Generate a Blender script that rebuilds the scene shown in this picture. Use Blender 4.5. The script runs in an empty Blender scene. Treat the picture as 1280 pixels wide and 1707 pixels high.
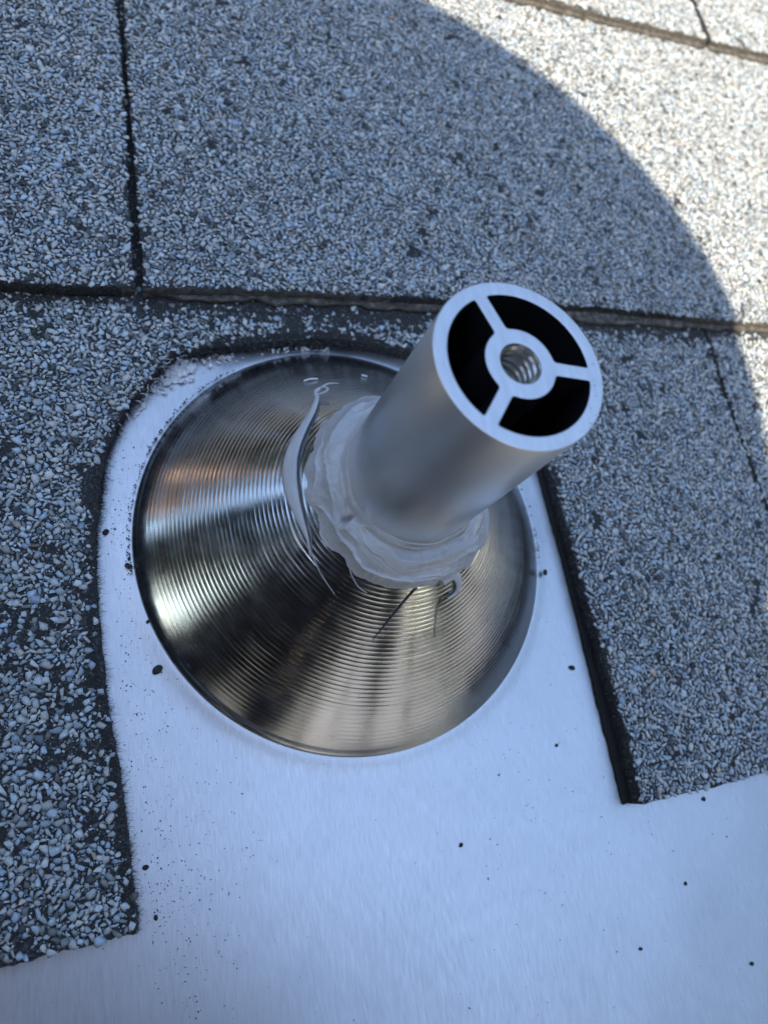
import bpy, bmesh, math, random
import numpy as np
from mathutils import Vector, Matrix, Euler

random.seed(7)
rs = np.random.RandomState(11)
S = 0.001                       # all sizes below are written in millimetres
sc = bpy.context.scene
COL = sc.collection

# ------------------------------------------------------------------ camera
cam = bpy.data.cameras.new('camera')
cam_o = bpy.data.objects.new('camera', cam); COL.objects.link(cam_o); sc.camera = cam_o
R3 = Matrix(((0.92775482, 0.04977142, -0.36985647),
             (-0.16812395, 0.9405406, -0.2951571),
             (0.33317464, 0.33601516, 0.88095884)))
CAMP = Vector((-59.669, -49.035, 165.79))
# everything on the roof is written in the roof's own plane (x along the eaves, y up the slope);
# PITCH turns that plane into the world, so that down is down
PITCH = Matrix.Rotation(math.radians(24), 4, 'X')
cam_o.matrix_world = PITCH @ Matrix.Translation(CAMP * S) @ R3.to_4x4()
cam.sensor_fit = 'VERTICAL'; cam.sensor_height = 36; cam.sensor_width = 27
cam.lens = 1196.73 / 1707 * 36
cam.clip_start = 0.004; cam.clip_end = 900
cam.dof.use_dof = True
cam.dof.focus_distance = 0.147
cam.dof.aperture_fstop = 16.5

# ------------------------------------------------------------------ sky, sun
SUN = (PITCH.to_3x3() @ Vector((-0.186, -0.208, 0.475))).normalized()      # towards the sun: behind the photographer
elev = math.asin(SUN.z)
w = bpy.data.worlds.new('World'); sc.world = w; w.use_nodes = True
nt = w.node_tree
sky = nt.nodes.new('ShaderNodeTexSky'); sky.sky_type = 'NISHITA'; sky.sun_disc = False
sky.sun_elevation = elev; sky.sun_rotation = math.atan2(SUN.x, SUN.y)
sky.altitude = 200; sky.air_density = 1.0; sky.dust_density = 0.6; sky.ozone_density = 0.1
bg = nt.nodes['Background']; nt.links.new(sky.outputs[0], bg.inputs[0]); bg.inputs[1].default_value = 0.15
sl = bpy.data.lights.new('sun', 'SUN'); sl.energy = 2.9; sl.angle = math.radians(0.5); sl.color = (1, 0.87, 0.69)
so = bpy.data.objects.new('sun', sl); COL.objects.link(so)
so.rotation_euler = (-SUN).to_track_quat('-Z', 'Y').to_euler(); so.location = SUN * 5
vs = sc.view_settings; vs.view_transform = 'Standard'; vs.look = 'None'; vs.gamma = 1; vs.use_curve_mapping = False
vs.exposure = 1.93
try:
    sc.cycles.max_bounces = 8
    sc.cycles.caustics_reflective = True
except Exception: pass

# ------------------------------------------------------------------ helpers
def link_mesh(name, me, mats=(), parent=None, smooth=False):
    o = bpy.data.objects.new(name, me); COL.objects.link(o)
    for m in mats: me.materials.append(m)
    if smooth: me.polygons.foreach_set('use_smooth', [True] * len(me.polygons))
    if parent is not None: o.parent = parent
    me.update()
    return o

def from_lists(name, v, f, mats=(), parent=None, smooth=False):
    me = bpy.data.meshes.new(name)
    me.from_pydata([tuple(S * c for c in p) for p in v], [], f)
    return link_mesh(name, me, mats, parent, smooth)

def tag(o, label=None, cat=None, group=None, kind=None):
    if label: o['label'] = label
    if cat: o['category'] = cat
    if group: o['group'] = group
    if kind: o['kind'] = kind
    return o

def empty(name, loc=(0, 0, 0)):
    o = bpy.data.objects.new(name, None); COL.objects.link(o); o.location = [c * S for c in loc]
    o.empty_display_size = .01
    return o

def vnoise(x, y, seed=0):
    """smooth value noise, 0..1, on arrays"""
    xi = np.floor(x).astype(int); yi = np.floor(y).astype(int); fx = x - xi; fy = y - yi
    fx = fx * fx * (3 - 2 * fx); fy = fy * fy * (3 - 2 * fy)
    def h(a, b):
        n = (a * 374761393 + b * 668265263 + seed * 974634777) & 0x7fffffff
        n = ((n ^ (n >> 13)) * 1274126177) & 0x7fffffff
        return ((n ^ (n >> 16)) & 0xffff) / 65535.0
    return (h(xi, yi) * (1 - fx) + h(xi + 1, yi) * fx) * (1 - fy) + (h(xi, yi + 1) * (1 - fx) + h(xi + 1, yi + 1) * fx) * fy

def fbm(x, y, seed=0, n=3):
    a = 0; s = .5; t = 0
    for k in range(n):
        a = a + s * vnoise(x, y, seed + k); t += s; s *= .5; x = x * 2.03; y = y * 2.03
    return a / t

# ------------------------------------------------------------------ materials
def mat(name):
    m = bpy.data.materials.new(name); m.use_nodes = True
    return m, m.node_tree, m.node_tree.nodes['Principled BSDF']

def tex(nt, kind, scale, vec=None, **kw):
    n = nt.nodes.new(kind); n.inputs['Scale'].default_value = scale
    for k, v in kw.items():
        if k in n.inputs: n.inputs[k].default_value = v
        else: setattr(n, k, v)
    if vec is not None: nt.links.new(vec, n.inputs['Vector'])
    return n

def coords(nt, scale=(1, 1, 1)):
    c = nt.nodes.new('ShaderNodeTexCoord'); mp = nt.nodes.new('ShaderNodeMapping')
    mp.inputs['Scale'].default_value = scale
    nt.links.new(c.outputs['Object'], mp.inputs['Vector'])
    return mp.outputs[0]

def ramp(nt, src, stops):
    r = nt.nodes.new('ShaderNodeValToRGB'); e = r.color_ramp.elements
    while len(e) < len(stops): e.new(0.5)
    for el, (p, c) in zip(e, stops):
        el.position = p; el.color = (c, c, c, 1) if isinstance(c, (int, float)) else (*c, 1)
    nt.links.new(src, r.inputs[0])
    return r.outputs[0]

def bump(nt, b, src, strength, dist):
    n = nt.nodes.new('ShaderNodeBump'); n.inputs['Strength'].default_value = strength
    n.inputs['Distance'].default_value = dist * S
    nt.links.new(src, n.inputs['Height']); 
    if b.inputs['Normal'].is_linked:
        nt.links.new(b.inputs['Normal'].links[0].from_socket, n.inputs['Normal'])
    nt.links.new(n.outputs[0], b.inputs['Normal'])

# asphalt with fine mineral dust
m_asphalt, n_, b = mat('asphalt')
v = coords(n_)
t1 = tex(n_, 'ShaderNodeTexVoronoi', 2600, v)
t2 = tex(n_, 'ShaderNodeTexNoise', 160, v, Detail=4.0)
c1 = ramp(n_, t1.outputs['Color'], [(0, .011), (.6, .017), (.85, .06), (1, .18)])
n_.links.new(c1, b.inputs['Base Color']); b.inputs['Roughness'].default_value = .8
bump(n_, b, t1.outputs['Distance'], .7, .25); bump(n_, b, t2.outputs['Fac'], .5, .6)

# torn laminate core seen on the butt edges
m_core, n_, b = mat('shingle_core')
v = coords(n_, (1, 1, 9)); t1 = tex(n_, 'ShaderNodeTexNoise', 420, v, Detail=6.0, Roughness=.7)
n_.links.new(ramp(n_, t1.outputs['Fac'], [(.35, (.016, .015, .014)), (.52, (.08, .073, .062)), (.72, (.25, .225, .185))]), b.inputs['Base Color'])
b.inputs['Roughness'].default_value = .85; bump(n_, b, t1.outputs['Fac'], .7, .4)

# single mineral granules: tone and hue come with each stone
m_gran, n_, b = mat('mineral_granules')
a = n_.nodes.new('ShaderNodeAttribute'); a.attribute_name = 'tone'
h = n_.nodes.new('ShaderNodeAttribute'); h.attribute_name = 'hue'
base = ramp(n_, a.outputs['Fac'], [(0, .05), (.1, .19), (.3, .38), (.6, .50), (.85, .60), (1, .70)])
hue = ramp(n_, h.outputs['Fac'], [(0, (1.0, .80, .6)), (.012, (1, .97, .93)), (.2, (.97, 1.0, .95)), (.55, (.91, 1.0, .99)), (.8, (.82, .96, 1.04)), (1, (.70, .88, 1.06))])
mx = n_.nodes.new('ShaderNodeMix'); mx.data_type = 'RGBA'; mx.blend_type = 'MULTIPLY'; mx.inputs[0].default_value = 1
n_.links.new(base, mx.inputs[6]); n_.links.new(hue, mx.inputs[7])
v = coords(n_); t2 = tex(n_, 'ShaderNodeTexNoise', 3500, v, Detail=3.0)
mx2 = n_.nodes.new('ShaderNodeMix'); mx2.data_type = 'RGBA'; mx2.blend_type = 'MULTIPLY'; mx2.inputs[0].default_value = 1
n_.links.new(mx.outputs[2], mx2.inputs[6]); n_.links.new(ramp(n_, t2.outputs['Fac'], [(.3, .72), (.65, 1.05)]), mx2.inputs[7])
n_.links.new(mx2.outputs[2], b.inputs['Base Color'])
b.inputs['Roughness'].default_value = .62; b.inputs['Specular IOR Level'].default_value = .35
bump(n_, b, t2.outputs['Fac'], .35, .06)

# far shingles: granule pattern only as material
m_far, n_, b = mat('granule_surface')
v = coords(n_); t1 = tex(n_, 'ShaderNodeTexVoronoi', 640, v)
d1 = tex(n_, 'ShaderNodeTexVoronoi', 640, v, feature='DISTANCE_TO_EDGE')
sep = n_.nodes.new('ShaderNodeSeparateColor'); n_.links.new(t1.outputs['Color'], sep.inputs[0])
cc = ramp(n_, sep.outputs[0], [(0, .08), (.3, .25), (.7, .38), (1, .5)])
mx = n_.nodes.new('ShaderNodeMix'); mx.data_type = 'RGBA'
n_.links.new(ramp(n_, d1.outputs['Distance'], [(0, 0.0), (.12, 1.0)]), mx.inputs[0])
mx.inputs[6].default_value = (.02, .02, .02, 1); n_.links.new(cc, mx.inputs[7])
n_.links.new(mx.outputs[2], b.inputs['Base Color']); b.inputs['Roughness'].default_value = .8
bump(n_, b, d1.outputs['Distance'], .6, .8)

# brushed aluminium sheet, grain along Y
m_sheet, n_, b = mat('brushed_aluminium_sheet')
b.inputs['Metallic'].default_value = 1
v = coords(n_, (1, .06, 1)); t1 = tex(n_, 'ShaderNodeTexNoise', 4200, v, Detail=3.0)
v2 = coords(n_, (1, .12, 1)); t2 = tex(n_, 'ShaderNodeTexNoise', 2600, v2, Detail=4.0)
v3 = coords(n_); t3 = tex(n_, 'ShaderNodeTexNoise', 14, v3, Detail=3.0)
cr = n_.nodes.new('ShaderNodeMix'); cr.data_type = 'RGBA'; cr.blend_type = 'MULTIPLY'; cr.inputs[0].default_value = 1
n_.links.new(ramp(n_, t1.outputs['Fac'], [(.3, (.53, .535, .545)), (.7, (.62, .625, .635))]), cr.inputs[6])
t4 = tex(n_, 'ShaderNodeTexNoise', 45, v3, Detail=6.0, Roughness=.65, Distortion=.6)
n_.links.new(ramp(n_, t4.outputs['Fac'], [(.35, .95), (.6, 1.0)]), cr.inputs[7])
n_.links.new(cr.outputs[2], b.inputs['Base Color'])
n_.links.new(ramp(n_, t2.outputs['Fac'], [(.3, .37), (.7, .45)]), b.inputs['Roughness'])
b.inputs['Anisotropic'].default_value = .3
tg = n_.nodes.new('ShaderNodeTangent'); tg.direction_type = 'RADIAL'; tg.axis = 'Y'
bump(n_, b, t1.outputs['Fac'], .35, .012)

# spun stainless cone
m_cone, n_, b = mat('spun_stainless')
b.inputs['Metallic'].default_value = 1
v = coords(n_); t1 = tex(n_, 'ShaderNodeTexNoise', 240, v, Detail=5.0)
n_.links.new(ramp(n_, t1.outputs['Fac'], [(.3, (.55, .55, .55)), (.7, (.64, .64, .64))]), b.inputs['Base Color'])
n_.links.new(ramp(n_, t1.outputs['Fac'], [(.35, .15), (.7, .23)]), b.inputs['Roughness'])
t2 = tex(n_, 'ShaderNodeTexNoise', 3000, v, Detail=2.0); bump(n_, b, t2.outputs['Fac'], .12, .006)

# extruded tube: satin outside, sawn bright end, dark inside the cavities
m_tube, n_, b = mat('satin_aluminium')
b.inputs['Metallic'].default_value = 1
v = coords(n_, (1, 1, .03)); t1 = tex(n_, 'ShaderNodeTexNoise', 1500, v, Detail=3.0)
v2 = coords(n_); t2 = tex(n_, 'ShaderNodeTexNoise', 40, v2, Detail=3.0, Roughness=.5)
n_.links.new(ramp(n_, t2.outputs['Fac'], [(.3, (.76, .76, .75)), (.7, (.84, .84, .83))]), b.inputs['Base Color'])
n_.links.new(ramp(n_, t2.outputs['Fac'], [(.3, .30), (.7, .37)]), b.inputs['Roughness'])
bump(n_, b, t1.outputs['Fac'], .3, .012)
m_end, n_, b = mat('sawn_aluminium')
b.inputs['Metallic'].default_value = 1; b.inputs['Roughness'].default_value = .42
v = coords(n_, (1, .2, 1)); t1 = tex(n_, 'ShaderNodeTexNoise', 900, v, Detail=4.0)
n_.links.new(ramp(n_, t1.outputs['Fac'], [(.3, (.60, .60, .61)), (.7, (.69, .69, .70))]), b.inputs['Base Color'])
bump(n_, b, t1.outputs['Fac'], .35, .03)
m_dark, n_, b = mat('black_cavity')  # near-black base colour for the cavity walls
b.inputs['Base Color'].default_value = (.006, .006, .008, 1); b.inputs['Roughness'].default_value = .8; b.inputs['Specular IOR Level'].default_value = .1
m_thread, n_, b = mat('cut_thread')
b.inputs['Metallic'].default_value = 1; b.inputs['Roughness'].default_value = .28; b.inputs['Base Color'].default_value = (.62, .60, .57, 1)

# grey silicone
def sealant_mat(name, col, rough):
    m, n_, b = mat(name)
    v = coords(n_); t1 = tex(n_, 'ShaderNodeTexNoise', 130, v, Detail=3.0)
    n_.links.new(ramp(n_, t1.outputs['Fac'], [(.3, tuple(c * .88 for c in col)), (.7, col)]), b.inputs['Base Color'])
    b.inputs['Roughness'].default_value = rough; b.inputs['Specular IOR Level'].default_value = .5
    b.inputs['Subsurface Weight'].default_value = .0; b.inputs['Subsurface Radius'].default_value = (1, 1, 1); b.inputs['Subsurface Scale'].default_value = .0008
    t9 = tex(n_, 'ShaderNodeTexNoise', 900, v, Detail=4.0); bump(n_, b, t9.outputs['Fac'], .25, .08)
    b.inputs['Coat Weight'].default_value = .12; b.inputs['Coat Roughness'].default_value = .12
    return m
m_seal = sealant_mat('grey_silicone', (.50, .505, .51), .30)

def plain(name, c, r=.8, nscale=None, amt=.5):
    m, n_, b = mat(name); b.inputs['Roughness'].default_value = r
    if nscale:
        t = tex(n_, 'ShaderNodeTexNoise', nscale, coords(n_), Detail=4.0)
        n_.links.new(ramp(n_, t.outputs['Fac'], [(.3, tuple(x * (1 - amt) for x in c)), (.7, c)]), b.inputs['Base Color'])
        bump(n_, b, t.outputs['Fac'], .5, .3)
    else: b.inputs['Base Color'].default_value = (*c, 1)
    return m
m_dirt = plain('black_dirt', (.035, .03, .025), .85, 1500)
m_fibre = plain('pale_fibre', (.62, .62, .62), .6)
m_blackfibre = plain('asphalt_fibre', (.012, .011, .01), .8)
m_lawn = plain('lawn', (.035, .038, .024), .9, 3, .4)
m_shirt = plain('navy_cotton', (.035, .04, .06), .9, 90)
m_denim = plain('denim', (.06, .09, .16), .9, 120)
m_skin = plain('skin', (.5, .3, .2), .5)
m_straw = plain('straw', (.45, .34, .18), .85, 200)
m_hair = plain('brown_hair', (.05, .03, .015), .6)

# ------------------------------------------------------------------ lawn, and unseen trees added to darken and streak the cone's reflections
gv = [(-4e5, -4e5, -4200), (4e5, -4e5, -4200), (4e5, 4e5, -4200), (-4e5, 4e5, -4200)]
lawn = tag(from_lists('ground', gv, [(0, 1, 2, 3)], [m_lawn]), kind='structure')
WORLD_SET = {lawn.name}
m_leaf = plain('leaves', (.04, .052, .028), .7)
m_bark = plain('bark', (.09, .07, .05), .9)
def tree(x, y, h, w_, seed, label):
    rr = np.random.RandomState(seed); z0 = -4.2
    root = empty('tree', (x * 1000, y * 1000, z0 * 1000)); WORLD_SET.add(root.name); tag(root, label, 'tree', 'unseen trees added for the cone reflections')
    V = []; F = []
    for k in range(9):
        t = k / 8; r = .22 * (1 - .7 * t)
        for a in range(8): V.append(((r * math.cos(a * .785) + .1 * math.sin(t * 3)) * 1000, r * math.sin(a * .785) * 1000, h * .8 * t * 1000))
    for k in range(8):
        for a in range(8): F.append((k * 8 + a, k * 8 + (a + 1) % 8, (k + 1) * 8 + (a + 1) % 8, (k + 1) * 8 + a))
    from_lists('trunk', V, F, [m_bark], root)
    n = 3200; cl = rr.normal(0, 1, (26, 3)); cl /= np.linalg.norm(cl, axis=1)[:, None]; cl *= rr.uniform(.35, 1, 26)[:, None] * np.array([w_, w_, h * .36]); cl[:, 2] += h * .62
    c = cl[rr.randint(0, 26, n)] + rr.normal(0, .42, (n, 3)); u = rr.normal(0, 1, (n, 3)); v = rr.normal(0, 1, (n, 3))
    u *= .26 / np.linalg.norm(u, axis=1)[:, None]; v *= .26 / np.linalg.norm(v, axis=1)[:, None]
    P = np.stack([c - u, c - v, c + u, c + v], 1).reshape(-1, 3) * 1000
    from_lists('crown', P.tolist(), [tuple(range(4 * i, 4 * i + 4)) for i in range(n)], [m_leaf], root)
TREES = ((171, 10, 10, .9, 'narrow tree in the gap left of the roof'), (256, 9, 9.5, 1.1, 'narrow tree down the slope, left of the driveway'), (281, 9, 8.5, .9, 'narrow tree down the slope beside the driveway'), (297, 10, 10, 1.3, 'narrow tree to the right of the driveway'), (150, 17, 15, 3.4, 'tall tree behind the house'), (134, 10, 14.5, 2.8, 'tree just right of the house gable'), (118, 10, 15, 3.0, 'dark tree beyond the ridge near the house'), (103, 11, 15.5, 3.0, 'dark tree beyond the ridge, straight up the slope'), (83, 12, 15.5, 3.0, 'second dark tree straight up the slope, right of the first'), (62, 12, 15, 3.0, 'dark tree beyond the ridge, upslope on the right'), (43, 12, 14, 3.0, 'dark tree between the upslope trees and the right ones'), (183, 11, 12, 2.4, 'tall tree straight left of the photographer'), (200, 11, 11.5, 2.5, 'tall tree behind and left of the photographer'),
         (219, 12, 7.5, 2.0, 'slim tree behind the photographer, next to the gap'), (243, 11, 9.5, 2.3, 'tree right behind the photographer'), (268, 13, 10, 2.4, 'tall tree straight down the slope'),
         (318, 11, 9.5, 2.6, 'round tree below the eaves on the right'), (340, 12, 10.5, 2.9, 'broad tree right of the roof'), (2, 12, 11, 3.0, 'tall tree right of the ridge'),
         (25, 13, 12, 3.0, 'tree beyond the ridge on the right'), )
for i, (az, d, h, w_, lb) in enumerate(TREES):
    tree(d * math.cos(math.radians(az)), d * math.sin(math.radians(az)), h + 1.5, w_ * 1.15, 40 + i, lb)

def added_house(loc, col, mname, label):  # unseen, added so the cone mirrors a peach band
    root = empty('added_house', loc); WORLD_SET.add(root.name); tag(root, label, 'added_house')
    m_wall = plain(mname, col, .85, 2, .12); m_tile = plain('roof_tiles', (.16, .07, .045), .8, 4, .4); m_glass = plain('window_glass', (.02, .025, .03), .1); m_white = plain('white_frame', (.75, .75, .74), .5)
    W, D, H = 2600, 3600, 8000
    v, f = box(-W, W, -D, D, 0, H); v += [(-W, 0, H + 2300), (W, 0, H + 2300)]; f = [q for q in f if q != (4, 5, 6, 7)] + [(5, 6, 9), (7, 4, 8), (4, 5, 9, 8), (6, 7, 8, 9)]
    from_lists('wall', v, f, [m_wall], root)
    rv = []
    for y0, y1 in ((-D - 450, 0), (D + 450, 0)):
        for x in (-W - 350, W + 350):
            for yy, zz in ((y0, H - 190), (y1, H + 2420)): rv += [(x, yy, zz), (x, yy, zz + 160)]
    rf = []
    for k in (0, 8): a = k; rf += [(a, a + 2, a + 6, a + 4), (a + 1, a + 5, a + 7, a + 3), (a, a + 1, a + 3, a + 2), (a + 4, a + 6, a + 7, a + 5), (a, a + 4, a + 5, a + 1), (a + 2, a + 3, a + 7, a + 6)]
    from_lists('roof', rv, rf, [m_tile], root)
    for x in (-1700, 1300):
        for z in (900, 4300):
            fr = from_lists('window', *box(x - 600, x + 600, -D - 70, -D + 20, z, z + 1500), [m_white], root)
            from_lists('pane', *box(x - 520, x + 520, -D - 90, -D - 60, z + 80, z + 1420), [m_glass], fr)
# ------------------------------------------------------------------ roof: deck and courses of shingles
def box(x0, x1, y0, y1, z0, z1):
    v = [(x0, y0, z0), (x1, y0, z0), (x1, y1, z0), (x0, y1, z0), (x0, y0, z1), (x1, y0, z1), (x1, y1, z1), (x0, y1, z1)]
    f = [(0, 3, 2, 1), (4, 5, 6, 7), (0, 1, 5, 4), (1, 2, 6, 5), (2, 3, 7, 6), (3, 0, 4, 7)]
    return v, f
added_house((-8600, 8700, -4200), (.80, .50, .34), 'warm_render', 'house with warm render walls and tiled roof beyond the left verge, put in for the cone reflections')
m_conc = plain('pale_concrete', (.20, .20, .20), .9, 1.5, .2)
o = from_lists('added_driveway', *box(-3500, 9000, -42000, -9500, -4400, -4190), [m_conc]); tag(o, kind='structure'); WORLD_SET.add(o.name)  # unseen paving, added to brighten what the cone mirrors
m_wood = plain('roof_boards', (.25, .19, .12), .85, 20)
roof = from_lists('roof', *box(-1800, 1800, -1300, 2000, -30, -8), [m_wood]); tag(roof, kind='structure')

E_ = 143.0; Y0 = 67.0
def sample_poly(pts, step, jit, closed=True):
    out = []
    n = len(pts)
    for i in range(n):
        a = np.array(pts[i]); b2 = np.array(pts[(i + 1) % n]); L = np.linalg.norm(b2 - a); k = max(1, int(L / step))
        for j in range(k): out.append(a + (b2 - a) * j / k)
    out = np.array(out)
    s = np.arange(len(out)) * step
    # rough wander of the cut edge, along the outward normal
    nx = np.roll(out, -1, 0) - np.roll(out, 1, 0); nn = np.stack([nx[:, 1], -nx[:, 0]], 1) / np.maximum(1e-6, np.linalg.norm(nx, axis=1))[:, None]
    wv = (fbm(s / 7, s * 0 + 3.3, 5) - .5) * jit * 2.2 + (rs.rand(len(out)) - .5) * jit
    return out + nn * wv[:, None]

def slab(name, pts, ztop, zbot, parent, step=1.0, jit=.35, mats=None, core_y=None):
    """flat piece with a rough side; ztop, zbot are functions of y"""
    P = sample_poly(pts, step, jit); n = len(P)
    me = bpy.data.meshes.new(name); bm = bmesh.new()
    rings = []
    for t, off in ((1, -.25), (.82, 0), (.45, .12), (.0, -.05)):
        nx = np.roll(P, -1, 0) - np.roll(P, 1, 0); nn = np.stack([nx[:, 1], -nx[:, 0]], 1) / np.maximum(1e-6, np.linalg.norm(nx, axis=1))[:, None]
        Q = P + nn * (off + (rs.rand(n) - .5)[:, None] * jit * .7 * (0 if t == 1 else 1))
        ring = []
        for q in Q:
            z = ztop(q[1]) * t + zbot(q[1]) * (1 - t)
            ring.append(bm.verts.new((q[0] * S, q[1] * S, z * S)))
        rings.append(ring)
    from mathutils.geometry import tessellate_polygon
    tri = tessellate_polygon([[Vector((v_.co.x, v_.co.y, 0)) * 1000 for v_ in rings[1]]])
    for a, b2, c in tri:
        for ring, flip in ((rings[0], False), (rings[-1], True)):
            w3 = (ring[a], ring[b2], ring[c])
            ar = (w3[1].co - w3[0].co).cross(w3[2].co - w3[0].co).z
            if (ar < 0) != flip: w3 = w3[::-1]
            try: bm.faces.new(w3)
            except ValueError: pass
    for a, b2 in zip(rings[:-1], rings[1:]):
        for i in range(n):
            f = bm.faces.new((a[i], b2[i], b2[(i + 1) % n], a[(i + 1) % n]))
            if core_y is not None and abs(P[i][1] - core_y) < 1.2 and abs(P[(i + 1) % n][1] - core_y) < 1.2: f.material_index = 1
    bm.to_mesh(me); bm.free()
    o = link_mesh(name, me, mats or [m_asphalt, m_core], parent)
    return o

# stone shapes
def stones_lib(k=28):
    lib = []
    for i in range(k):
        bm = bmesh.new(); rr = random.Random(100 + i)
        ax = rr.uniform(.62, 1.0)
        for j in range(12):
            v = Vector((rr.gauss(0, 1), rr.gauss(0, 1), rr.gauss(0, 1))).normalized()
            m = rr.uniform(.78, 1.05)
            z = max(-.7, min(.62, v.z)) 
            bm.verts.new((v.x * m, v.y * m * ax, z * .75))
        r = bmesh.ops.convex_hull(bm, input=bm.verts)
        bmesh.ops.delete(bm, geom=[e for e in r['geom_interior'] if isinstance(e, bmesh.types.BMVert)], context='VERTS')
        bmesh.ops.triangulate(bm, faces=bm.faces)
        bm.verts.ensure_lookup_table(); bm.verts.index_update()
        lib.append((np.array([v.co[:] for v in bm.verts]), np.array([[v.index for v in f.verts] for f in bm.faces])))
        bm.free()
    return lib
LIB = stones_lib()

def packed_patch(size=60.0):
    """toroidal dart throwing: big stones first, then fillers"""
    X = np.zeros(12000); Y = np.zeros(12000); R = np.zeros(12000); n = 0
    targets = np.concatenate([np.sort(np.clip(rs.lognormal(math.log(.59), .33, 3500), .32, 1.2))[::-1], np.full(5200, .22)])
    cell = 2.6; G = int(size / cell); cell = size / G
    grid = [[] for _ in range(G * G)]
    rnd = random.Random(5)
    for r in targets:
        for _ in range(45 if r > .3 else 14):
            x = rnd.random() * size; y = rnd.random() * size
            cx = int(x / cell) % G; cy = int(y / cell) % G; ok = True
            for dx in (-1, 0, 1):
                for dy in (-1, 0, 1):
                    for j in grid[((cy + dy) % G) * G + (cx + dx) % G]:
                        ex = abs(x - X[j]); ey = abs(y - Y[j])
                        if ex > size / 2: ex = size - ex
                        if ey > size / 2: ey = size - ey
                        if ex * ex + ey * ey < (.73 * (r + R[j])) ** 2: ok = False; break
                    if not ok: break
                if not ok: break
            if ok:
                X[n] = x; Y[n] = y; R[n] = r; grid[cy * G + cx].append(n); n += 1; break
    return X[:n], Y[:n], R[:n]
PX, PY, PR = packed_patch()

VIEW = np.array([(-80, -131), (86, -133), (255, 257), (-78, 160)], float)
def poly_sdf(P, pts):
    """signed distance to polygon: positive inside"""
    Q = np.array(pts, float); n = len(Q); d = np.full(len(P), 1e9); ins = np.zeros(len(P), bool)
    for i in range(n):
        a = Q[i]; b2 = Q[(i + 1) % n]; e = b2 - a; w_ = P - a
        t = np.clip((w_ @ e) / max(1e-9, e @ e), 0, 1)
        d = np.minimum(d, np.linalg.norm(w_ - t[:, None] * e, axis=1))
        c = ((a[1] > P[:, 1]) != (b2[1] > P[:, 1]))
        with np.errstate(divide='ignore', invalid='ignore'):
            xi = (b2[0] - a[0]) * (P[:, 1] - a[1]) / (b2[1] - a[1]) + a[0]
        ins ^= c & (P[:, 0] < xi)
    return np.where(ins, d, -d)

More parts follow.
